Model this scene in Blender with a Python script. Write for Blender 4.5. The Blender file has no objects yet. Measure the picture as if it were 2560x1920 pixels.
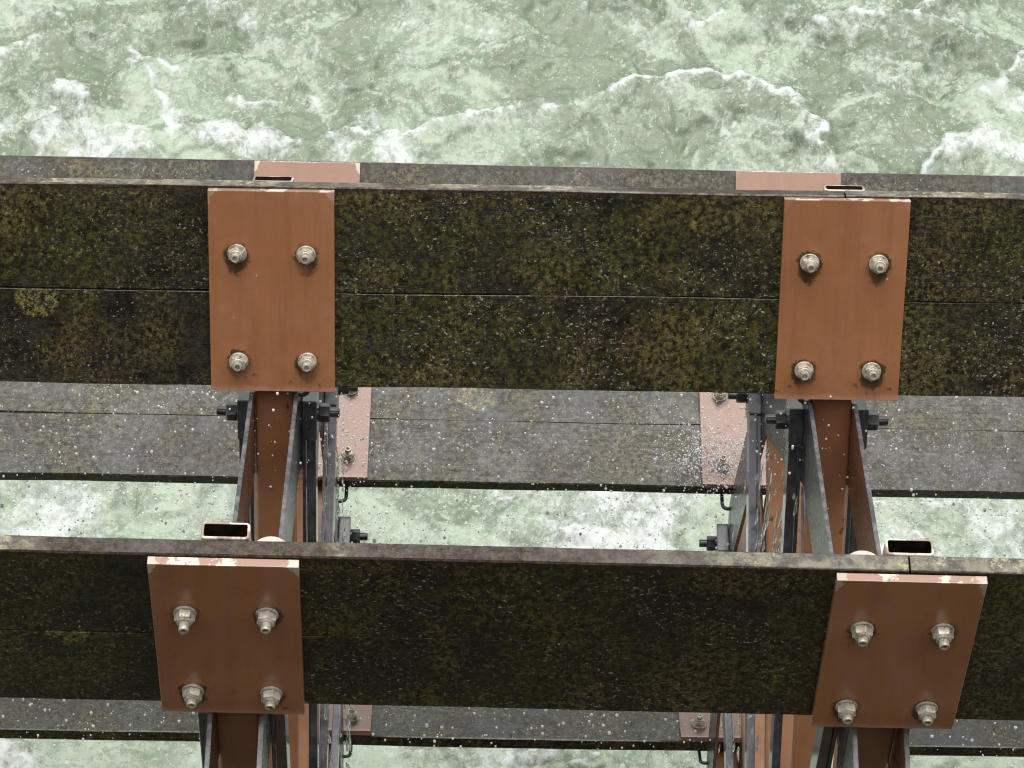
import bpy, bmesh, math, random
import numpy as np
from mathutils import Matrix, Vector
S = bpy.context.scene
C = S.collection
R = math.radians

# ------------------------------------------------------------------ camera
PITCH = R(50)
u = Vector((0, math.sin(PITCH), math.cos(PITCH)))      # picture-up
w = Vector((0, -math.cos(PITCH), math.sin(PITCH)))     # towards the viewer
X = Vector((1, 0, 0))
yaw, roll = 0.010531781, 0.020014648
cam_loc = -0.179473 * X + 2.241010 * u + 8.099852 * w
Rv = math.cos(yaw) * X + math.sin(yaw) * w
Fv = math.sin(yaw) * X - math.cos(yaw) * w
R2 = math.cos(roll) * Rv + math.sin(roll) * u
U2 = math.cos(roll) * u - math.sin(roll) * Rv
cd = bpy.data.cameras.new("camera"); cam = bpy.data.objects.new("camera", cd); C.objects.link(cam)
m = Matrix((R2, U2, -Fv)).transposed().to_4x4(); m.translation = cam_loc
cam.matrix_world = m
cd.sensor_width = 36; cd.lens = 36 * 7446.07 / 2560
cd.clip_start = 0.05; cd.clip_end = 3000
S.camera = cam

# ------------------------------------------------------------------ light: overcast
SUN_EL, SUN_AZ = R(80), R(8)        # azimuth measured from +Y towards +X
W = bpy.data.worlds.new("World"); S.world = W; W.use_nodes = True
wt = W.node_tree; bg = wt.nodes["Background"]
sky = wt.nodes.new("ShaderNodeTexSky"); sky.sky_type = 'NISHITA'; sky.sun_disc = False
sky.sun_elevation = SUN_EL; sky.sun_rotation = SUN_AZ
sky.air_density = 1.0; sky.dust_density = 4.0; sky.ozone_density = 1.0
hs = wt.nodes.new("ShaderNodeHueSaturation"); hs.inputs["Saturation"].default_value = 0.22
wt.links.new(sky.outputs[0], hs.inputs["Color"]); wt.links.new(hs.outputs[0], bg.inputs[0])
bg.inputs[1].default_value = 0.15
sd = bpy.data.lights.new("sun", 'SUN'); sd.energy = 1.45; sd.angle = R(95); sd.color = (1, 0.97, 0.92)
sun = bpy.data.objects.new("sun", sd); C.objects.link(sun)
sv = Vector((math.sin(SUN_AZ) * math.cos(SUN_EL), math.cos(SUN_AZ) * math.cos(SUN_EL), math.sin(SUN_EL)))
sun.rotation_euler = sv.to_track_quat('Z', 'Y').to_euler()
S.view_settings.view_transform = 'Standard'; S.view_settings.look = 'None'
S.view_settings.exposure = 0.52; S.view_settings.gamma = 1
S.cycles.max_bounces = 8
S.cycles.filter_width = 1.15

# ------------------------------------------------------------------ node helpers
class NT:
    def __init__(s, name):
        s.m = bpy.data.materials.new(name); s.m.use_nodes = True
        s.t = s.m.node_tree; s.n = s.t.nodes; s.b = s.n["Principled BSDF"]
    def L(s, a, b): s.t.links.new(a, b)
    def put(s, sock, v):
        if hasattr(v, 'is_output'): s.L(v, sock)
        elif isinstance(v, (tuple, list)) and len(v) == 3 and sock.type == 'RGBA': sock.default_value = (*v, 1)
        else: sock.default_value = v
    def coord(s, rnd=True):
        tc = s.n.new("ShaderNodeTexCoord"); s.obj = tc.outputs["Object"]; s.gen = tc.outputs["Generated"]
        if not rnd: s.v = s.obj; return s.v
        oi = s.n.new("ShaderNodeObjectInfo"); s.rand = oi.outputs["Random"]
        k = s.math('MULTIPLY', s.rand, 63.0)
        a = s.n.new("ShaderNodeVectorMath"); a.operation = 'ADD'
        s.L(s.obj, a.inputs[0])
        cb = s.n.new("ShaderNodeCombineXYZ"); s.L(k, cb.inputs[0]); s.L(k, cb.inputs[2])
        s.L(cb.outputs[0], a.inputs[1]); s.v = a.outputs[0]; return s.v
    def math(s, op, a, b=0.0, clamp=False):
        n = s.n.new("ShaderNodeMath"); n.operation = op; n.use_clamp = clamp
        s.put(n.inputs[0], a); s.put(n.inputs[1], b); return n.outputs[0]
    def noise(s, scale, detail=4, rough=.55, dist=0.0, vec=None, stretch=None, col=False):
        v = vec or s.v
        if stretch:
            mp = s.n.new("ShaderNodeMapping"); mp.inputs["Scale"].default_value = stretch
            s.L(v, mp.inputs[0]); v = mp.outputs[0]
        n = s.n.new("ShaderNodeTexNoise"); n.inputs["Scale"].default_value = scale
        n.inputs["Detail"].default_value = detail; n.inputs["Roughness"].default_value = rough
        n.inputs["Distortion"].default_value = dist; s.L(v, n.inputs["Vector"])
        return n.outputs["Color" if col else "Fac"]
    def ramp(s, f, lo, hi):
        n = s.n.new("ShaderNodeMapRange"); n.interpolation_type = 'SMOOTHSTEP'
        s.put(n.inputs[0], f); n.inputs[1].default_value = lo; n.inputs[2].default_value = hi
        return n.outputs[0]
    def mix(s, f, a, b):
        n = s.n.new("ShaderNodeMix"); n.data_type = 'RGBA'
        s.put(n.inputs[0], f); s.put(n.inputs[6], a); s.put(n.inputs[7], b); return n.outputs[2]
    def sep(s, v):
        n = s.n.new("ShaderNodeSeparateXYZ"); s.L(v, n.inputs[0]); return n.outputs
    def bump(s, h, strength, dist):
        n = s.n.new("ShaderNodeBump"); n.inputs["Strength"].default_value = strength
        n.inputs["Distance"].default_value = dist; s.L(h, n.inputs["Height"])
        s.L(n.outputs[0], s.b.inputs["Normal"])
    def set(s, **k):
        for a, v in k.items():
            s.put(s.b.inputs[{'col': 'Base Color', 'rough': 'Roughness', 'metal': 'Metallic', 'spec': 'Specular IOR Level',
                              'trans': 'Transmission Weight', 'ior': 'IOR', 'coat': 'Coat Weight', 'coatr': 'Coat Roughness', 'coati': 'Coat IOR'}[a]], v)
        return s.m

RP = 2.884          # outer radius of the plates
LP = 0.506
T_Z, B_Z = RP - 0.157, RP - 0.429

def timber(name, outer):
    n = NT(name); n.coord()
    big = n.noise(2.6, 3, .5); big2 = n.noise(5.0, 4, .6, vec=n.obj)
    mid = n.noise(22, 8, .74, .3); gra = n.noise(75, 6, .8); gra2 = n.noise(46, 7, .78)
    fine = n.noise(105, 4, .7); fine2 = n.noise(150, 3, .6, stretch=(.7, 1, 1))
    col = n.mix(n.ramp(mid, .40, .62), (.0045, .0036, .0016), (.036, .027, .011))
    moss = n.math('MULTIPLY', n.ramp(big, .40, .62), n.ramp(gra2, .42, .60))
    col = n.mix(moss, col, (.072, .072, .008))
    col = n.mix(n.math('MULTIPLY', n.math('MULTIPLY', n.ramp(big2, .44, .64), .68), n.ramp(gra, .41, .62)), col, (.160, .126, .036))
    col = n.mix(n.math('MULTIPLY', n.ramp(n.noise(3.5, 3, .5, vec=n.obj), .52, .7), n.ramp(n.noise(30, 6, .7), .5, .64)), col, (.052, .026, .014))
    col = n.mix(n.math('MULTIPLY', n.math('SUBTRACT', 1.0, n.ramp(gra, .40, .58)), .86), col, (.0035, .003, .0014))
    crk = n.noise(1.0, 6, .62, .15, stretch=(.9, 1, 26))
    crack = n.math('MULTIPLY', n.ramp(n.math('ABSOLUTE', n.math('SUBTRACT', crk, .5)), .010, .003), n.ramp(n.noise(1.7, 3), .46, .60))
    col = n.mix(n.math('MULTIPLY', crack, .85), col, (.003, .0025, .0014))
    # pale lichen flecks
    amt = n.ramp(n.noise(3.1, 3, .6), .34, .60)
    sp = n.math('MULTIPLY', n.ramp(fine, .57, .66), amt)
    col = n.mix(n.math('MULTIPLY', sp, .7), col, (.26, .225, .11))
    sp2 = n.math('MULTIPLY', n.ramp(fine2, .62, .70), n.ramp(n.noise(4.3, 2), .42, .58))
    col = n.mix(n.math('MULTIPLY', sp2, .85), col, (.40, .40, .34))
    # crusty lichen rosettes
    vo = n.n.new("ShaderNodeTexVoronoi"); vo.inputs["Scale"].default_value = 2.6; n.L(n.v, vo.inputs["Vector"])
    d = n.math('ADD', vo.outputs["Distance"], n.math('MULTIPLY', n.noise(26, 6, .75), .30))
    ring = n.math('MULTIPLY', n.ramp(d, .31, .27), n.math('ADD', n.math('MULTIPLY', n.ramp(d, .20, .26), .6), .4))
    ros = n.math('MULTIPLY', n.math('MULTIPLY', ring, n.ramp(n.sep(vo.outputs["Color"])[0], .45, .6)), n.ramp(gra, .44, .60))
    col = n.mix(n.math('MULTIPLY', ros, .8), col, (.30, .26, .075))
    gz = n.sep(n.gen)[2]
    edge = 0.0
    if outer:
        band = n.ramp(n.math('ADD', gz, n.math('MULTIPLY', n.noise(14, 6, .7), .16)), .985, 1.06)
        col = n.mix(n.math('MULTIPLY', band, .8), col, n.mix(n.ramp(gra, .40, .62), (.014, .008, .005), (.058, .028, .016)))
        edge = n.ramp(gz, .989, .994)
        ec = n.mix(n.ramp(n.noise(18, 7, .75), .42, .60), (.066, .060, .052), (.20, .185, .135))
        ec = n.mix(n.math('MULTIPLY', n.ramp(n.noise(5, 3), .42, .58), n.ramp(n.noise(58, 6, .78), .48, .62)), ec, (.42, .38, .24))
        ec = n.mix(n.math('MULTIPLY', n.ramp(n.noise(2.2, 3, .5), .50, .64), .7), ec, (.10, .080, .068))
        col = n.mix(edge, col, ec)
    wet = n.math('ADD', n.math('MULTIPLY', n.ramp(gra2, .40, .62), .40), n.math('MULTIPLY', n.ramp(big2, .55, .40), .28))
    if outer: wet = n.math('MULTIPLY', wet, n.math('SUBTRACT', 1.0, n.math('MULTIPLY', edge, .8)))
    aw = n.n.new('ShaderNodeAttribute'); aw.attribute_type = 'OBJECT'; aw.attribute_name = 'water_film'; film = aw.outputs['Fac']
    wet = n.math('ADD', wet, n.math('MULTIPLY', film, .45), True)
    rough = n.math('ADD', n.math('MULTIPLY', n.ramp(mid, .35, .65), .30), .36)
    h = n.math('SUBTRACT', n.math('ADD', n.math('MULTIPLY', mid, .5), n.math('MULTIPLY', gra, .5)), n.math('MULTIPLY', crack, .35))
    n.bump(h, .5, .007)
    return n.set(col=col, rough=rough, spec=.32, coat=wet, coatr=n.math('SUBTRACT', .20, n.math('MULTIPLY', film, .10)), coati=1.65)

def paint(name):
    n = NT(name); n.coord()
    x, y, z = n.sep(n.obj)
    big = n.noise(3, 4, .55); mid = n.noise(26, 6, .65)
    col = n.mix(n.ramp(big, .35, .65), (.300, .126, .052), (.335, .146, .062))
    col = n.mix(n.math('MULTIPLY', n.ramp(mid, .45, .7), .25), col, (.36, .175, .10))
    af = n.n.new('ShaderNodeAttribute'); af.attribute_type = 'OBJECT'; af.attribute_name = 'water_film'; film = af.outputs['Fac']  # drives the wet coat and also the painted sky sheen and mist
    stk = n.noise(1.0, 5, .7, .2, stretch=(34, 34, 2.2))
    col = n.mix(n.math('MULTIPLY', n.ramp(stk, .46, .68), .30), col, (.19, .075, .030))
    col = n.mix(n.math('MULTIPLY', n.ramp(n.noise(7, 6, .7, .5), .50, .66), .22), col, (.40, .20, .12))
    col = n.mix(n.math('MULTIPLY', film, .60), col, (.175, .112, .092))   # grey-mauve sky sheen and mist put into the lower plates' colour
    # grime gathered round the washers, running a little downwards
    ax = n.math('SUBTRACT', n.math('ABSOLUTE', x), .083)
    ds = []
    for zb in (T_Z, B_Z):
        dz = n.math('SUBTRACT', z, zb)
        k = n.ramp(dz, -.004, .004)
        dz2 = n.math('MULTIPLY', dz, n.math('ADD', n.math('MULTIPLY', k, .48), .57))
        ds.append(n.math('SQRT', n.math('ADD', n.math('MULTIPLY', ax, ax), n.math('MULTIPLY', dz2, dz2))))
    d = n.math('MINIMUM', ds[0], ds[1])
    dn = n.math('ADD', d, n.math('MULTIPLY', n.math('SUBTRACT', n.noise(55, 5, .75, .4), .5), .035))
    am = n.math('ADD', n.math('MULTIPLY', n.ramp(n.noise(8, 2), .34, .56), .75), .12)
    st = n.math('MULTIPLY', n.ramp(dn, .0335, .0255), am)
    col = n.mix(st, col, (.020, .016, .006))
    # scattered grime and algae low on the plate
    lowz = n.ramp(z, RP - LP + .16, RP - LP)
    gr = n.math('MULTIPLY', n.ramp(n.noise(34, 6, .75), .60, .68), n.math('ADD', n.math('MULTIPLY', lowz, .8), .05))
    col = n.mix(gr, col, (.035, .022, .008))
    col = n.mix(n.math('MULTIPLY', n.ramp(n.math('ADD', z, n.math('MULTIPLY', n.noise(26, 5, .7), .03)), RP - LP + .034, RP - LP + .014), .55), col, (.48, .28, .20))
    # chipped paint on the outer edge and its corners
    at_ = n.n.new('ShaderNodeAttribute'); at_.attribute_type = 'OBJECT'; at_.attribute_name = 'wear'; wear = at_.outputs['Fac']
    top = n.ramp(z, RP - .0035, RP - .0010)
    ch = n.ramp(n.math('ADD', n.noise(13, 6, .7), n.math('MULTIPLY', wear, .05)), .53, .57)
    col = n.mix(top, col, (.30, .165, .115))
    col = n.mix(n.math('MULTIPLY', top, ch), col, (.62, .54, .42))
    cor = n.math('ADD', n.math('ABSOLUTE', x), n.math('MULTIPLY', z, .55))
    cc = n.ramp(n.math('ADD', cor, n.math('MULTIPLY', n.noise(60, 5, .75), .05)), .15 + .55 * RP + .004, .15 + .55 * RP + .007)
    col = n.mix(n.math('MULTIPLY', cc, wear), col, (.55, .46, .36))
    chips = n.ramp(n.noise(30, 2, .5), .775, .785)
    col = n.mix(chips, col, (.55, .45, .36))
    rough = n.math('ADD', n.math('MULTIPLY', n.ramp(n.noise(9, 5, .6), .3, .7), .16), .24)
    n.bump(n.noise(160, 3, .6), .08, .002)
    return n.set(col=col, rough=rough, spec=.5, coat=n.math('ADD', n.math('MULTIPLY', film, .5), .5), coatr=.16, coati=n.math('ADD', n.math('MULTIPLY', film, .10), 1.50))

def paint_tube(name):
    n = NT(name); n.coord()
    x, y, z = n.sep(n.obj)
    big = n.noise(4, 5, .6); mid = n.noise(30, 6, .7)
    col = n.mix(n.ramp(big, .35, .65), (.225, .098, .045), (.30, .138, .066))
    col = n.mix(n.math('MULTIPLY', n.ramp(n.noise(13, 5, .75, .6), .60, .66), .8), col, (.022, .012, .008))
    col = n.mix(n.math('MULTIPLY', n.ramp(mid, .5, .75), .35), col, (.34, .19, .11))
    rim = n.ramp(z, RP - .003, RP + .001)
    col = n.mix(rim, col, (.30, .20, .17))
    col = n.mix(n.math('MULTIPLY', rim, n.ramp(n.noise(16, 4, .6), .48, .54)), col, (.62, .55, .45))
    n.bump(mid, .15, .002)
    return n.set(col=col, rough=.30, spec=.5)

def dark_steel(name):
    n = NT(name); n.coord()
    mid = n.noise(28, 6, .7)
    col = n.mix(n.ramp(mid, .4, .68), (.014, .015, .019), (.060, .062, .070))
    af = n.n.new('ShaderNodeAttribute'); af.attribute_type = 'OBJECT'; af.attribute_name = 'water_film'  # here the strength of the painted sky sheen
    col = n.mix(n.math('MULTIPLY', af.outputs['Fac'], n.ramp(n.noise(9, 5, .7), .3, .6)), col, (.20, .20, .225))  # pale grey painted in for sky sheen on the rear brackets
    col = n.mix(n.math('MULTIPLY', n.ramp(n.noise(60, 5, .7), .6, .68), .5), col, (.14, .14, .13))
    n.bump(mid, .3, .003)
    return n.set(col=col, rough=n.math('ADD', n.math('MULTIPLY', mid, .3), .2), spec=.6, coat=.8, coatr=.1)

def galv(name):
    n = NT(name); n.coord()
    mid = n.noise(60, 6, .7)
    col = n.mix(n.ramp(mid, .35, .68), (.42, .38, .31), (.62, .58, .48))
    col = n.mix(n.math('MULTIPLY', n.ramp(n.noise(45, 5, .75), .53, .64), .75), col, n.mix(n.ramp(n.rand, .5, .6), (.10, .085, .04), (.16, .075, .03)))
    n.bump(mid, .25, .001)
    return n.set(col=col, rough=.42, metal=.35, spec=.5)

def beige(name):
    n = NT(name); n.coord()
    col = n.mix(n.ramp(n.noise(30, 5, .7), .4, .65), (.46, .40, .33), (.60, .55, .48))
    return n.set(col=col, rough=.5)

M_OUT, M_IN = timber("wet_timber_outer", True), timber("wet_timber_inner", False)
M_PLATE, M_TUBE, M_DARK, M_GALV, M_BEIGE = paint("brown_paint"), paint_tube("brown_tube_paint"), dark_steel("dark_wet_steel"), galv("galvanised_steel"), beige("pale_paint")

# ------------------------------------------------------------------ mesh helpers
def mbox(bm, x0, x1, y0, y1, z0, z1, bev=0.0, seg=2):
    r = bmesh.ops.create_cube(bm, size=1)
    vs = r['verts']
    for v in vs:
        v.co = Vector((x0 + (v.co.x + .5) * (x1 - x0), y0 + (v.co.y + .5) * (y1 - y0), z0 + (v.co.z + .5) * (z1 - z0)))
    if bev:
        es = list({e for v in vs for e in v.link_edges})
        bmesh.ops.bevel(bm, geom=es, offset=bev, segments=seg, affect='EDGES', profile=.6)

def lathe(bm, prof, axis='Y', seg=20, mat=None, sides=None):
    """prof: list of (radius, h). Closed at both ends."""
    seg = sides or seg
    rings = []
    for r, h in prof:
        ring = []
        for k in range(seg):
            a = 2 * math.pi * k / seg
            c, s = r * math.cos(a), r * math.sin(a)
            co = {'Y': (c, -h, s), 'X': (h, c, s), 'Z': (c, s, h)}[axis]
            ring.append(bm.verts.new(Vector(co) if mat is None else mat @ Vector(co)))
        rings.append(ring)
    fs = []
    for a, b in zip(rings, rings[1:]):
        for k in range(seg):
            fs.append(bm.faces.new((a[k], a[(k + 1) % seg], b[(k + 1) % seg], b[k])))
    fs.append(bm.faces.new(rings[0])); fs.append(bm.faces.new(rings[-1]))
    return fs

def tube_path(bm, pts, rad, seg=8):
    pts = [Vector(p) for p in pts]
    rings = []
    for i, p in enumerate(pts):
        t = (pts[min(i + 1, len(pts) - 1)] - pts[max(i - 1, 0)]).normalized()
        s = t.cross(Vector((0, 1, .01))).normalized(); q = t.cross(s)
        rr = rad[i] if isinstance(rad, (list, tuple)) else rad
        rings.append([bm.verts.new(p + s * rr * math.cos(2 * math.pi * k / seg) + q * rr * math.sin(2 * math.pi * k / seg)) for k in range(seg)])
    for a, b in zip(rings, rings[1:]):
        for k in range(seg): bm.faces.new((a[k], a[(k + 1) % seg], b[(k + 1) % seg], b[k]))
    bm.faces.new(rings[0]); bm.faces.new(rings[-1])

def mesh(name, bm, mat, smooth=False):
    bmesh.ops.recalc_face_normals(bm, faces=bm.faces)
    me = bpy.data.meshes.new(name); bm.to_mesh(me); bm.free()
    me.materials.append(mat)
    if smooth:
        for p in me.polygons: p.use_smooth = True
        try: me.set_sharp_from_angle(angle=R(38))
        except Exception: pass
    return me

def obj(name, me, parent=None, M=None):
    o = bpy.data.objects.new(name, me); C.objects.link(o)
    if parent: o.parent = parent
    if M is not None: o.matrix_local = M
    return o

# ------------------------------------------------------------------ the wheel
wheel = bpy.data.objects.new("water_wheel", None); C.objects.link(wheel)
wheel["label"] = "water wheel with wet mossy timber paddles and brown steel plates above foaming green water"
wheel["category"] = "water wheel"
rng = random.Random(7)
A1, DA, SP = math.degrees(0.850524), 28.4867, 0.684115
beta = {i: R(A1 - DA * i - 50) for i in range(-4, 6)}
skew = {0: .42, 1: -.28}
PIV = Matrix.Translation((0, 0, 2.63))
def MB(i, x=0.0):
    return Matrix.Rotation(beta[i], 4, 'X') @ PIV @ Matrix.Rotation(R(skew.get(i, 0)), 4, 'Y') @ PIV.inverted() @ Matrix.Translation((x, 0, 0))

Z0, ZS, Z1 = RP - LP + .005, RP - LP / 2 - .006, RP + .006
def plank_me(x0, x1, z0, z1, y0, mat, seed):
    """a sawn board with slightly uneven, rounded arrises"""
    r = random.Random(seed)
    bm = bmesh.new(); n = 60; amp = 1.0 if z1 > 2.7 else 1.5
    cx = [x0 + (x1 - x0) * k / n for k in range(n + 1)]
    b = .0035; bt = .0035 if z1 > 2.7 else .0009
    prof = [(y0 + b, z0), (y0, z0 + b), (y0, z1 - bt), (y0 + bt, z1), (y0 + .041 - b, z1), (y0 + .041, z1 - b), (y0 + .041, z0 + b), (y0 + .041 - b, z0)]
    ph = [r.uniform(0, 6.3) for _ in range(6)]
    rings = []
    for xx in cx:
        dzt = amp * (.0012 * math.sin(xx * 2.3 + ph[0]) + .0008 * math.sin(xx * 7 + ph[1])) + r.uniform(-.0005, .0005)
        dzb = .0012 * math.sin(xx * 4.3 + ph[2]) + .0008 * math.sin(xx * 11 + ph[3]) + r.uniform(-.0005, .0005)
        dy = .0013 * math.sin(xx * 2.7 + ph[4])
        rings.append([bm.verts.new((xx, y + dy, z + (dzt if z > (z0 + z1) / 2 else dzb))) for y, z in prof])
    for a, c in zip(rings, rings[1:]):
        for k in range(8): bm.faces.new((a[k], a[(k + 1) % 8], c[(k + 1) % 8], c[k]))
    bm.faces.new(rings[0]); bm.faces.new(rings[-1])
    return mesh("timber_plank", bm, mat)
XL, XM, XR = -3.1, SP - .004, 3.1
for i in beta:
    k = 10 * (i + 2) + (500 if i < -1 else 0)
    for (a, b_) in ((XL, XM - .002), (XM + .002, XR)):
        o1 = obj("timber_plank", plank_me(a, b_, ZS - .0001, Z1, -.025, M_OUT, k), wheel, MB(i)); k += 1
        o2 = obj("timber_plank", plank_me(a, b_, Z0, ZS + .0001, -.0250, M_IN, k), wheel, MB(i)); k += 1
        o1['water_film'] = o2['water_film'] = 1.0 if i >= 4 else .6 if i >= 2 else 0.0   # only just lifted out of the river

bm = bmesh.new(); mbox(bm, -.15, .15, -.047, -.0275, RP - LP, RP, .0016, 2)
plate_me = mesh("steel_plate", bm, M_PLATE)

def bolt_me(h2):
    bm = bmesh.new()
    lathe(bm, [(.0232, 0), (.0232, .0035), (.0220, .0045)], seg=28)
    lathe(bm, [(.0190, .0046), (.0212, .0062), (.0212, .0190), (.0186, .0222)], sides=6)
    lathe(bm, [(.0150, .0218), (.0156, .0228), (.0156, .0262), (.0138, .0276)], seg=20)
    lathe(bm, [(.0098, .0270), (.0106, .0284), (.0106, h2), (.0094, h2 + .0025), (.0062, h2 + .0026), (.0058, h2 - .008)], seg=18)
    return mesh("bolt", bm, M_GALV, True)
bolts = [bolt_me(.041), bolt_me(.045), bolt_me(.037)]

# spoke: open rectangular tube
def spoke_me():
    bm = bmesh.new()
    hx, y0, y1, rr, tk = .0487, .0165, .0585, .009, .0052
    def loop(hx, y0, y1, rr, z):
        vs = []
        for cx, cy, a0 in ((hx - rr, y1 - rr, 0), (-hx + rr, y1 - rr, 90), (-hx + rr, y0 + rr, 180), (hx - rr, y0 + rr, 270)):
            for k in range(6):
                a = R(a0 + 18 * k); vs.append(bm.verts.new((cx + rr * math.cos(a), cy + rr * math.sin(a), z)))
        return vs
    zt, zb = RP + .006, .34
    o_b, o_t1, o_t = loop(hx, y0, y1, rr, zb), loop(hx, y0, y1, rr, zt - .0015), loop(hx - .0012, y0 + .0012, y1 - .0012, rr - .001, zt)
    i_t, i_b = loop(hx - tk, y0 + tk, y1 - tk, rr - tk + .001, zt), loop(hx - tk, y0 + tk, y1 - tk, rr - tk + .001, zt - .45)
    n = len(o_b)
    for a, b in ((o_b, o_t1), (o_t1, o_t), (o_t, i_t), (i_t, i_b)):
        for k in range(n): bm.faces.new((a[k], a[(k + 1) % n], b[(k + 1) % n], b[k]))
    bm.faces.new(i_b); bm.faces.new(o_b)
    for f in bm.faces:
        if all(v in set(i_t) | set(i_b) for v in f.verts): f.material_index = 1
    me = mesh("spoke", bm, M_TUBE, True); me.materials.append(M_TUBE_DARK); return me
def tube_dark_mat():  # darkness of the hollow tube painted onto its inner walls
    n = NT('tube_inner_dark'); n.coord()
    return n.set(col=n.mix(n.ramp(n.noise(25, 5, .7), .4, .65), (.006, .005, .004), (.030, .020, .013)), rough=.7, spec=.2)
M_TUBE_DARK = tube_dark_mat()
spoke = spoke_me()
def bracket_me(s):
    bm = bmesh.new()
    def bx(x0, x1, *a, **k):
        x0, x1 = sorted((s * x0, s * x1)); mbox(bm, x0, x1, *a, **k)
    bx(.0608, .0985, .072, .166, 2.203, 2.309, bev=.004)
    bx(.0725, .0955, .080, .150, .36, 2.203, bev=.003)
    bx(.0608, .0700, .085, .200, 1.75, 2.203, bev=.002)
    return mesh("bracket", bm, M_DARK)
def bbolt_me(s):
    bm = bmesh.new()
    Mx = Matrix.Scale(s, 4, (1, 0, 0)) @ Matrix.Translation((0, .118, 2.262))
    lathe(bm, [(.0235, .0985), (.0235, .102)], 'X', 20, Mx)
    lathe(bm, [(.0225, .1021), (.0238, .104), (.0238, .126), (.021, .129)], 'X', 6, Mx)
    lathe(bm, [(.0125, .126), (.0125, .150), (.0105, .153)], 'X', 16, Mx)
    return mesh("bracket_bolt", bm, M_DARK, True)
def stub_me(s):
    bm = bmesh.new()
    Mz = Matrix.Translation((s * .089, .0165, 0))
    lathe(bm, [(.040, 2.58), (.040, RP - .034), (.036, RP - .029), (.010, RP - .026)], 'Z', 28, Mz)
    return mesh("pipe_stub", bm, M_BEIGE, True)
def hook_me(s):
    bm = bmesh.new()
    pts = [(s * .082, .034, 2.60), (s * .082, .034, 2.40), (s * .082, .034, 2.362)]
    for k in range(1, 9):
        a = math.pi * k / 8; pts.append((s * (.064 + .018 * math.cos(a)), .034, 2.358 - .018 * math.sin(a)))
    tube_path(bm, pts, .0062, 10)
    return mesh("hook", bm, M_DARK, True)
# ring bars: mitred flat bars between neighbouring spokes, one each side of the tube
def ring_me(sx, dang):
    bm = bmesh.new(); h = dang / 2 - .0012
    x0, x1 = sorted((sx * .0497, sx * .0600))
    lo = []
    for xx in (x0, x1):
        lo.append([bm.verts.new((xx, -r_ * math.sin(a), r_ * math.cos(a))) for r_, a in ((2.352, -h), (2.352, h), (2.135, h), (2.135, -h))])
    bm.faces.new(lo[0]); bm.faces.new(lo[1])
    for k in range(4): bm.faces.new((lo[0][k], lo[0][(k + 1) % 4], lo[1][(k + 1) % 4], lo[1][k]))
    bmesh.ops.bevel(bm, geom=list(bm.edges), offset=.0014, segments=2, affect='EDGES')
    return mesh("ring_bar", bm, M_STRAP)
def strap_mat():
    n = NT("ring_bar_paint"); n.coord()
    x, y, z = n.sep(n.obj)
    mid = n.noise(24, 6, .7)
    brown = n.mix(n.ramp(n.noise(5, 4), .35, .65), (.13, .060, .034), (.20, .100, .060))
    brown = n.mix(n.math('MULTIPLY', n.ramp(mid, .5, .7), .5), brown, (.06, .045, .036))
    dark = n.mix(n.ramp(mid, .4, .68), (.016, .018, .022), (.05, .052, .056))
    out = n.ramp(n.math('ABSOLUTE', x), .0585, .0592)
    col = n.mix(out, brown, dark)
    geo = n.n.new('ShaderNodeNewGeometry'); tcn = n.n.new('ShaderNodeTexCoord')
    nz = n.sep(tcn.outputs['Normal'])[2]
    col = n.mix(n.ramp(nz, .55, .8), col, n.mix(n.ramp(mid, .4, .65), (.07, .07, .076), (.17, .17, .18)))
    n.bump(mid, .2, .002)
    return n.set(col=col, rough=n.math('ADD', n.math('MULTIPLY', mid, .2), .18), spec=.6)
M_STRAP = strap_mat()

brk = {s: bracket_me(s) for s in (-1, 1)}; bbl = {s: bbolt_me(s) for s in (-1, 1)}
stub = {s: stub_me(s) for s in (-1, 1)}; hook = {s: hook_me(s) for s in (-1, 1)}
rings = {s: ring_me(s, R(DA)) for s in (-1, 1)}
for i in beta:
    for side in (-1, 1):
        pl = obj("steel_plate", plate_me, wheel, MB(i, side * SP))
        pl["water_film"] = {2: .5, 3: .8, 4: 1.0}.get(i, 0.0)  # wet coat plus sky sheen and mist painted into the colour
        pl["wear"] = {(0, -1): .8, (0, 1): .55, (2, -1): 1.0, (1, -1): .3}.get((i, side), .1)
        for bx_ in (-.083, .083):
            for bz in (T_Z, B_Z):
                b = obj("bolt", rng.choice(bolts), pl)
                b.location = (bx_ + rng.uniform(-.002, .002), -.0470, bz + rng.uniform(-.002, .002))
                b.rotation_euler = (R(rng.uniform(-2, 2)), R(rng.uniform(0, 360)), R(rng.uniform(-2, 2)))
        sp = obj("spoke", spoke, wheel, MB(i, side * SP))
        for s in (-1, 1):
            ob_ = obj("bracket", brk[s], sp); ob_['water_film'] = .75 if i >= 2 else .1; obj("bracket_bolt", bbl[s], sp)  # water_film here sets the painted sky sheen on the brackets
        obj("pipe_stub", stub[-side], sp)
        obj("hook", hook[-side], sp)
        if i + 1 in beta:
            Mr = Matrix.Rotation((beta[i] + beta[i + 1]) / 2, 4, 'X') @ Matrix.Translation((side * SP, 0, 0))
            for s in (-1, 1): obj("ring_bar", rings[s], wheel, Mr)
bm = bmesh.new(); lathe(bm, [(.11, -3.4), (.11, 3.4)], 'X', 32)
obj("axle", mesh("axle", bm, M_DARK, True), wheel)
for side in (-1, 1):
    bm = bmesh.new(); lathe(bm, [(.20, -.17), (.34, -.165), (.34, .165), (.20, .17)], 'X', 40, Matrix.Translation((side * SP, 0, 0)))
    obj("hub", mesh("hub", bm, M_DARK, True), wheel)

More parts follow.
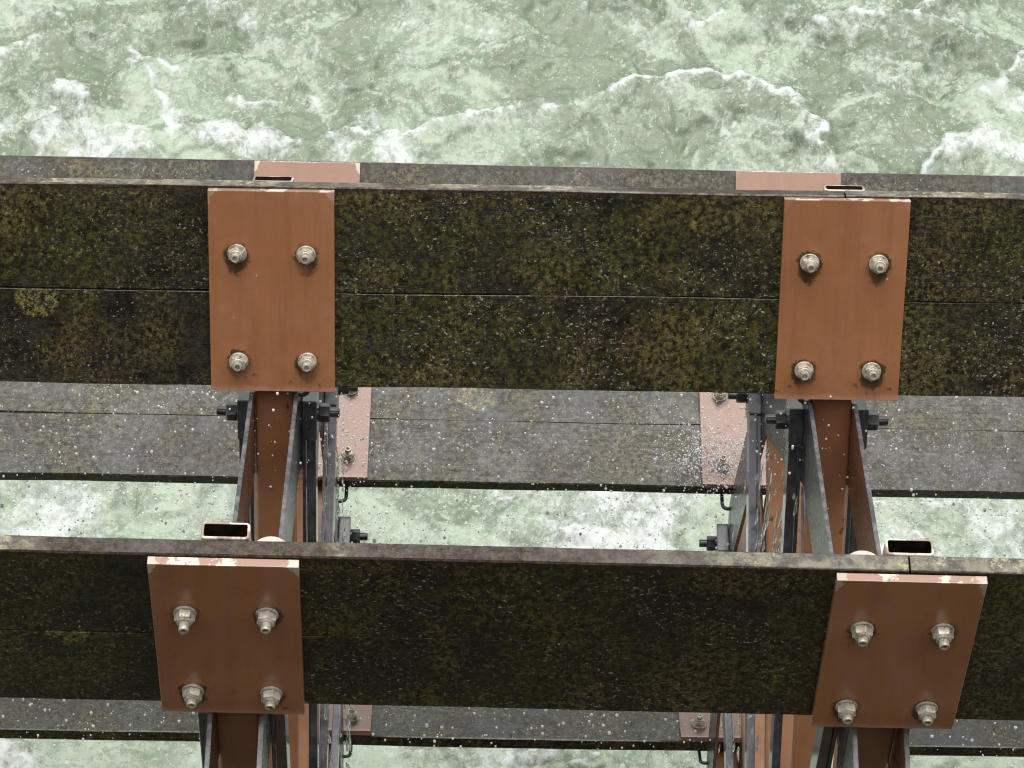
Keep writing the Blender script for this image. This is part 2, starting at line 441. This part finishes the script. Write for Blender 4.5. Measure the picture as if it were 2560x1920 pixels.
# ------------------------------------------------------------------ water
ZW = -2.3
def perlin(x, y, seed):
    r = np.random.RandomState(seed); p = r.permutation(512); g = r.uniform(0, 2 * np.pi, 512)
    gx, gy = np.cos(g), np.sin(g)
    xi, yi = np.floor(x).astype(int), np.floor(y).astype(int); xf, yf = x - xi, y - yi
    def gr(a, b, dx, dy):
        h = p[(p[a & 511] + b) & 511]; return gx[h] * dx + gy[h] * dy
    s = lambda t: t * t * t * (t * (t * 6 - 15) + 10)
    a, b = s(xf), s(yf)
    n0 = gr(xi, yi, xf, yf) * (1 - a) + gr(xi + 1, yi, xf - 1, yf) * a
    n1 = gr(xi, yi + 1, xf, yf - 1) * (1 - a) + gr(xi + 1, yi + 1, xf - 1, yf - 1) * a
    return (n0 * (1 - b) + n1 * b) * 1.5
def fbm(x, y, seed, octs=5, gain=.55):
    t, a, f = 0, 1, 1
    for o in range(octs): t = t + a * perlin(x * f + 31.7 * o, y * f - 17.3 * o, seed + o); a *= gain; f *= 2.03
    return t
def graded(lo, hi, step, far):
    mid = list(np.arange(lo, hi + step / 2, step)); l, r, d = [], [], step
    a, b = lo, mid[-1]
    while b < far: d *= 1.28; a -= d; b += d; l.append(a); r.append(b)
    return np.array(l[::-1] + mid + r)
gx_, gy_ = graded(-3.1, 3.1, .014, 500), graded(2.0, 8.0, .014, 500)
GX, GY = np.meshgrid(gx_, gy_)
PX, PY = GX.ravel(), GY.ravel()
wx = PX + .085 * fbm(PX * 3.1, PY * 3.1, 41, 5, .62); wy = PY + .085 * fbm(PX * 3.1, PY * 3.1, 51, 5, .62)
near = np.exp(-np.maximum(0, np.hypot(PX, PY - 5) - 6) / 6)
z = .085 * fbm(PX * .55, PY * .7, 1, 2) +   .046 * fbm(wx * 2.2, wy * 2.8, 5, 4) + .008 * fbm(wx * 12, wy * 12, 9, 3)
foam = np.zeros_like(PX)
def segdist(pts, ww):
    d = np.full(PX.shape, 9.0); sd = np.zeros_like(PX); tt = np.zeros_like(PX)
    qx = PX + .022 * fbm(PX * 9, PY * 9, 71, 3) ; qy = PY + .022 * fbm(PX * 9, PY * 9, 81, 3)
    for (a, b), (c, e) in zip(pts, pts[1:]):
        dx, dy = c - a, e - b; l2 = dx * dx + dy * dy
        t = np.clip(((qx - a) * dx + (qy - b) * dy) / l2, 0, 1)
        di = np.hypot(qx - a - t * dx, qy - b - t * dy); k = di < d
        d = np.where(k, di, d); sd = np.where(k, np.sign((qx - a) * dy - (qy - b) * dx), sd)
    return d, sd
CREST = [  # (points on the water, width, strength, height)
 ([(-.78, 6.36), (-.7, 6.33), (-.55, 6.35), (-.4, 6.42), (-.28, 6.44), (-.15, 6.49), (-.04, 6.51), (.04, 6.54), (.19, 6.53), (.3, 6.56), (.41, 6.63), (.54, 6.73), (.66, 6.73), (.76, 6.78), (.88, 6.79), (1.0, 6.76), (1.11, 6.68), (1.24, 6.61), (1.31, 6.53), (1.39, 6.41), (1.4, 6.34), (1.33, 6.3), (1.39, 6.24), (1.44, 6.17)], .020, 1.0, .030),
 ([(.44, 7.35), (.56, 7.23), (.61, 7.2), (.67, 7.24), (.75, 7.18), (.85, 7.14), (.95, 7.2)], .018, .9, .022),
 ([(1.15, 7.19), (1.29, 7.22)], .018, .7, .015),
 ([(1.43, 7.15), (1.54, 7.19), (1.67, 7.24), (1.79, 7.23), (1.89, 7.2), (1.98, 7.35)], .030, .95, .03),
 ([(1.95, 7.22), (2.08, 7.16), (2.2, 7.1), (2.42, 7.04)], .018, .6, .02),
 ([(1.86, 6.12), (1.92, 6.27), (2.04, 6.4), (2.12, 6.43)], .024, .8, .02),
 ([(2.11, 6.66), (2.24, 6.73), (2.36, 6.88), (2.41, 6.99), (2.6, 7.02)], .03, .95, .03),
 ([(-1.89, 6.94), (-1.82, 6.83), (-1.73, 6.81), (-1.64, 6.76)], .022, .9, .02),
 ([(-2.62, 6.74), (-2.5, 6.79), (-2.42, 6.87), (-2.32, 6.94)], .022, .8, .02),
 ([(-1.79, 6.77), (-1.75, 6.64), (-1.66, 6.5)], .018, .7, .015),
 ([(-1.45, 6.57), (-1.41, 6.62), (-1.32, 6.55), (-1.19, 6.61)], .016, .7, .012),
]
for pts, wd, st, hh in CREST:
    d, sd = segdist(pts, wd)
    soft = np.where(sd > 0, 3.2, 1.0)
    brk_ = np.clip(.95 + .8 * fbm(PX * 4.5, PY * 4.5, 91, 4, .6), .45, 1.2)
    foam = np.maximum(foam, st * brk_ * (.46 * np.exp(-(d / (wd * .9)) ** 2) + .58 * np.exp(-d / (wd * 2.2 * soft))))
    z = z + hh * np.exp(-(d / (.05 * np.where(sd > 0, 2.4, 1))) ** 2)
BLOB = [(-2.2, 6.35, .16, .9), (-1.95, 6.22, .2, .9), (-1.2, 6.25, .16, .95), (-.75, 6.40, .1, .7), (-1.55, 7.2, .1, .7), (-1.25, 7.05, .12, .6), (-2.35, 7.1, .14, .6), (-.98, 6.95, .07, .6), (-.78, 6.7, .09, .55), (-2.45, 6.3, .1, .6), (-2.14, 6.54, .1, .9), (-2.41, 6.54, .07, .5), (-1.99, 7.03, .16, .5), (-1.63, 6.41, .09, 1), (-1.45, 6.31, .14, 1), (-1.8, 6.3, .08, .9), (-1.42, 7.15, .15, .6), (-1.07, 6.84, .08, .6), (-.61, 6.28, .14, 1), (-.88, 6.24, .1, .8), (-.93, 6.64, .09, .6), (-2.13, 6.35, .13, .6), (-.29, 6.35, .16, .4), (-.35, 7.05, .21, .35),
 (2.17, 6.36, .15, 1), (2.31, 6.65, .14, .8), (1.77, 6.84, .18, .45), (1.57, 6.66, .13, .4), (2.0, 6.26, .13, .9), (2.3, 6.27, .13, .9), (.05, 6.48, .08, .5), (.92, 6.35, .16, .3), (1.2, 6.57, .1, .35)]
mass = np.zeros_like(PX)
for bx_, by_, br, bs in BLOB:
    d = np.hypot(wx - bx_, (wy - by_) * 1.1) / (br * 1.15)
    mass = np.maximum(mass, bs * np.exp(-d ** 2.6))
rnd_mass = np.clip(fbm(wx * 1.3 + 5, wy * 1.5, 21, 4) * 1.2 - .10, 0, 1)
outside = np.clip((np.abs(PX) - 2.4) / .5, 0, 1) + np.clip((PY - 7.5) / .4, 0, 1) + np.clip((6.0 - PY) / .3, 0, 1)
mass = np.maximum(mass, rnd_mass * np.clip(outside, 0, 1) * .8)
rid = 1 - np.abs(fbm(wx * 2.6, wy * 3.0, 31, 5, .6)) * 2.4
veins = np.clip(rid - .55, 0, 1) * 2.0 * np.clip(.45 + fbm(PX * 1.2, PY * 1.2, 61, 2), 0, 1)
foam = np.clip(np.maximum(np.maximum(foam, mass * .85), veins * .75), 0, 1)
under = np.clip((5.75 - PY) / .25, 0, 1) * np.clip((PY - 1) / .5, 0, 1)
foam = np.clip(foam + under * .34 * np.clip(.6 + 1.2 * fbm(wx * 1.7, wy * 1.9, 161, 4), 0, 1.6), 0, 1)
z = z + .012 * foam + .008 * mass
z *= near
co = np.empty((PX.size, 3)); co[:, 0] = PX; co[:, 1] = PY; co[:, 2] = ZW + z
ny, nx = GX.shape
idx = np.arange(nx * ny).reshape(ny, nx)
q = np.stack([idx[:-1, :-1], idx[:-1, 1:], idx[1:, 1:], idx[1:, :-1]], -1).reshape(-1, 4)
me = bpy.data.meshes.new("water")
me.vertices.add(len(co)); me.vertices.foreach_set("co", co.ravel())
me.loops.add(q.size); me.loops.foreach_set("vertex_index", q.ravel())
me.polygons.add(len(q)); me.polygons.foreach_set("loop_start", np.arange(0, q.size, 4)); me.polygons.foreach_set("loop_total", np.full(len(q), 4))
me.update(); me.validate()
sx_, sy_ = PX + .35 * fbm(PX * .9, PY * .9, 101, 3), PY + .35 * fbm(PX * .9, PY * .9, 111, 3)
sx2, sy2 = sx_ + .10 * fbm(sx_ * 3.2, sy_ * 3.2, 121, 3), sy_ + .10 * fbm(sx_ * 3.2, sy_ * 3.2, 131, 3)
swirl = np.clip(.5 + .75 * fbm(sx2 * 1.5, sy2 * 2.1, 141, 6, .62), 0, 1)
lace = np.clip(1 - np.abs(fbm(sx2 * 2.8 + 9, sy2 * 3.6, 151, 6, .62)) * 2.6, 0, 1) ** 1.6
swirl = np.clip(swirl * .75 + lace * swirl * .75 + under * .30, 0, 1.2)
a2_ = me.attributes.new("swirl", 'FLOAT', 'POINT'); a2_.data.foreach_set("value", swirl.astype(np.float32))
at = me.attributes.new("foam", 'FLOAT', 'POINT'); at.data.foreach_set("value", foam.astype(np.float32))
me.polygons.foreach_set("use_smooth", np.ones(len(q), bool))
def water_mat():
    n = NT("churned_water"); n.coord(False)
    a = n.n.new("ShaderNodeAttribute"); a.attribute_name = "foam"; f = a.outputs["Fac"]
    mp_ = n.n.new('ShaderNodeMapping'); mp_.inputs['Scale'].default_value = (1, .72, 1); n.L(n.v, mp_.inputs[0]); n.v = mp_.outputs[0]
    big = n.noise(.8, 3, .5, .4); mid = n.noise(5.0, 6, .6, .8); md2 = n.noise(11, 5, .6, .6)
    fine = n.noise(34, 7, .74, .9); fl = n.noise(44, 3, .55, .9); fl2 = n.noise(75, 2, .5, .6)
    base = n.mix(n.ramp(big, .38, .62), (.108, .146, .086), (.148, .194, .120))
    base = n.mix(n.ramp(md2, .36, .60), base, (.142, .176, .114))
    lo = n.noise(2.3, 5, .6, .6)
    a2 = n.n.new("ShaderNodeAttribute"); a2.attribute_name = "swirl"; sw = a2.outputs["Fac"]
    base = n.mix(n.math("MULTIPLY", n.ramp(n.math("ADD", sw, n.math("MULTIPLY", n.math("SUBTRACT", fine, .5), .5)), .30, 1.05), .95), base, (.300, .358, .280))
    milk = n.ramp(n.math('ADD', n.math('MULTIPLY', lo, .75), n.math('MULTIPLY', md2, .40)), .50, .72)
    base = n.mix(n.math('MULTIPLY', milk, .35), base, (.225, .275, .190))
    # clots of bubbles, short curls of froth and bright specks
    dens = n.math('ADD', n.math('MULTIPLY', n.math('SUBTRACT', sw, .55), .26), n.math('MULTIPLY', n.math('SUBTRACT', md2, .5), .30))
    clot = n.ramp(n.math('ADD', n.noise(26, 4, .55, .35), dens), .52, .69)
    clot2 = n.ramp(n.math('ADD', n.noise(55, 2, .5, .2), n.math('MULTIPLY', dens, .8)), .555, .675)
    curl = n.ramp(n.math('ABSOLUTE', n.math('SUBTRACT', n.noise(12, 5, .6, .9), .5)), .026, .004)
    curl = n.math('MULTIPLY', curl, n.ramp(mid, .44, .60))
    vo = n.n.new("ShaderNodeTexVoronoi"); vo.inputs["Scale"].default_value = 42; n.L(n.v, vo.inputs["Vector"])
    dot = n.math('MULTIPLY', n.ramp(vo.outputs["Distance"], .20, .12), n.ramp(n.sep(vo.outputs["Color"])[0], .62, .66))
    pale = n.math('MAXIMUM', n.math('MULTIPLY', clot, .55), n.math('MAXIMUM', n.math('MULTIPLY', clot2, .85), n.math('MULTIPLY', curl, .40)))
    pale = n.math('MAXIMUM', pale, n.math('MULTIPLY', dot, .95))
    col = n.mix(pale, base, (.365, .44, .32))
    fn = n.math('ADD', f, n.math('ADD', n.math('MULTIPLY', n.math('SUBTRACT', fine, .5), 1.5), n.math('MULTIPLY', n.math('SUBTRACT', md2, .5), 1.35)))
    fm = n.ramp(fn, .17, .92)
    foamc = n.mix(n.ramp(n.math('ADD', n.math('MULTIPLY', fine, .55), n.math('ADD', n.math('MULTIPLY', md2, .45), n.math('MULTIPLY', n.math('SUBTRACT', f, .6), .22))), .38, .62), (.31, .355, .305), (.56, .595, .57))
    col = n.mix(n.math('MULTIPLY', fm, .96), col, foamc)
    h = n.math('ADD', n.math('MULTIPLY', mid, 1.0), n.math('ADD', n.math('MULTIPLY', fine, .35), n.math('MULTIPLY', n.math('MAXIMUM', pale, fm), .20)))
    n.bump(h, .34, .026)
    return n.set(col=col, rough=n.math('ADD', n.math('MULTIPLY', n.math('MAXIMUM', fm, pale), .45), .13), spec=.5)
me.materials.append(water_mat())
wo = bpy.data.objects.new("water", me); C.objects.link(wo)
wo["kind"] = "structure"; wo["label"] = "churning green river water streaked with white foam"; wo["category"] = "water"

# ------------------------------------------------------------------ unseen wall added below the viewer to shade the near paddle
def shade_wall_mat():
    n = NT("shade_wall_stone"); n.coord(False)
    br = n.n.new("ShaderNodeTexBrick"); br.inputs["Scale"].default_value = 1.0
    br.inputs["Brick Width"].default_value = .9; br.inputs["Row Height"].default_value = .42; br.inputs["Mortar Size"].default_value = .012
    mp = n.n.new("ShaderNodeMapping"); mp.inputs["Rotation"].default_value = (R(90), 0, 0); n.L(n.obj, mp.inputs[0]); n.L(mp.outputs[0], br.inputs[0])
    br.inputs["Color1"].default_value = (.07, .065, .055, 1); br.inputs["Color2"].default_value = (.045, .042, .036, 1); br.inputs["Mortar"].default_value = (.03, .03, .026, 1)
    col = n.mix(n.math('MULTIPLY', n.ramp(n.noise(5, 7, .7), .45, .65), .6), br.outputs[0], (.03, .036, .018))
    n.bump(n.noise(20, 6, .7), .4, .01)
    return n.set(col=col, rough=.8)
bm = bmesh.new(); mbox(bm, -14, 14, -4.3, -3.27, -3.2, 5.95, .02); mbox(bm, -14, 14, -4.38, -3.22, 5.953, 6.12, .03)
ws = obj("shade_wall", mesh("shade_wall", bm, shade_wall_mat()))
ws["label"] = "unseen dark stone wall with flat coping, added to shade the near paddle"; ws["category"] = "wall"

# ------------------------------------------------------------------ spray
def drop_mat():
    n = NT("spray_water"); n.set(col=(1, 1, 1), rough=.15, spec=.6)
    t = n.n.new("ShaderNodeBsdfTranslucent"); t.inputs[0].default_value = (1, 1, 1, 1)
    mx = n.n.new("ShaderNodeMixShader"); mx.inputs[0].default_value = .45
    n.L(n.b.outputs[0], mx.inputs[1]); n.L(t.outputs[0], mx.inputs[2]); n.L(mx.outputs[0], n.n["Material Output"].inputs[0])
    return n.m
M_DROP = drop_mat()
nr = np.random.RandomState(3)
ico = bmesh.new(); bmesh.ops.create_icosphere(ico, subdivisions=1, radius=1)
iv = np.array([v.co[:] for v in ico.verts]); it = np.array([[v.index for v in f.verts] for f in ico.faces]); ico.free()
pos, rad = [], []
def face_pt(i, x, r_, t):
    Mx = Matrix.Rotation(beta[i], 4, 'X'); return wheel_pt(Mx, x, r_, t)
def wheel_pt(Mx, x, r_, t): return np.array((Mx @ Vector((x, -t, r_)))[:])
def spray(n, fn, lo, hi):
    for _ in range(n): pos.append(fn()); rad.append(math.exp(nr.uniform(math.log(lo), math.log(hi))))
spray(2000, lambda: face_pt(3, nr.uniform(-2.1, 1.9), nr.uniform(2.0, 2.8), abs(nr.normal(.15, .25)) + .06), .0010, .0048)
spray(2300, lambda: face_pt(4, nr.uniform(-2.2, 2.0), nr.uniform(2.0, 2.8), abs(nr.normal(.15, .25)) + .06), .0012, .0062)
spray(7500, lambda: face_pt(4, nr.uniform(-2.3, 2.1), nr.uniform(2.5, 3.7), nr.uniform(-.1, 1.1)), .0011, .0052)
spray(1500, lambda: face_pt(3, nr.normal(.58, .09), nr.normal(2.46, .07), abs(nr.normal(.02, .05)) + .052), .0008, .0028)
spray(260, lambda: face_pt(3, nr.normal(.56, .07), nr.normal(2.47, .06), abs(nr.normal(.01, .03)) + .052), .0016, .0038)
spray(260, lambda: face_pt(3, nr.normal(-.62, .10), nr.normal(2.44, .10), abs(nr.normal(.05, .08)) + .055), .0010, .0040)
spray(420, lambda: face_pt(2, SP * nr.choice([-1, 1]) + nr.normal(0, .08), nr.normal(2.2, .12), nr.uniform(-.15, .1)), .0010, .0048)
spray(420, lambda: face_pt(4, nr.uniform(-2.2, 2.0), nr.uniform(2.0, 3.4), nr.uniform(.06, 1.0)), .0032, .0075)
spray(160, lambda: face_pt(3, nr.uniform(-2.0, 1.8), nr.uniform(2.2, 2.8), nr.uniform(.06, .5)), .0028, .0060)
spray(200, lambda: face_pt(1, SP * nr.choice([-1, 1]) + nr.normal(0, .10), nr.normal(2.25, .07), nr.uniform(-.15, .06)), .0010, .0042)
pos, rad = np.array(pos), np.array(rad)
V = (iv[None] * rad[:, None, None] * np.array([1, 1, 1.35])[None, None] + pos[:, None]).reshape(-1, 3)
T = (it[None] + (np.arange(len(pos)) * len(iv))[:, None, None]).reshape(-1, 3)
me = bpy.data.meshes.new("spray"); me.from_pydata(V.tolist(), [], T.tolist()); me.materials.append(M_DROP)
me.polygons.foreach_set("use_smooth", np.ones(len(T), bool))
so = bpy.data.objects.new("spray", me); C.objects.link(so); so["kind"] = "stuff"
so["label"] = "white water droplets flying between the lower paddles of the wheel"; so["category"] = "spray"
# thin strings of water running off the paddles
bm = bmesh.new(); r3 = random.Random(5)
for side, n_ in ((-1, 9), (1, 12)):
    for k in range(n_):
        i = r3.choice((1, 1, 2))
        p = face_pt(i, side * (SP - r3.uniform(.07, .17)), r3.uniform(2.0, 2.25), r3.uniform(-.1, 0))
        L_, x_, z_ = r3.uniform(.8, 1.9), p[0], p[2]; zend = z_ - L_
        while z_ > zend:
            sl = r3.uniform(.015, .11); rm = r3.uniform(.0016, .0052); x_ = p[0] + r3.gauss(0, .006); y_ = p[1] + r3.gauss(0, .006)
            pts = [(x_ + r3.uniform(-.0006, .0006), y_, z_ - sl * q_ / 6) for q_ in range(7)]
            tube_path(bm, pts, [rm * v for v in (.12, .45, .7, .9, 1, .85, .25)], 8)
            z_ -= sl + r3.uniform(.004, .09)
def clear_mat():
    n = NT("running_water"); return n.set(col=(.95, .97, .97), rough=.05, trans=.9, ior=1.33)
st = obj("water_strings", mesh("water_strings", bm, clear_mat(), True))
st["kind"] = "stuff"; st["label"] = "clear strings of water running off the wheel spokes"; st["category"] = "falling water"
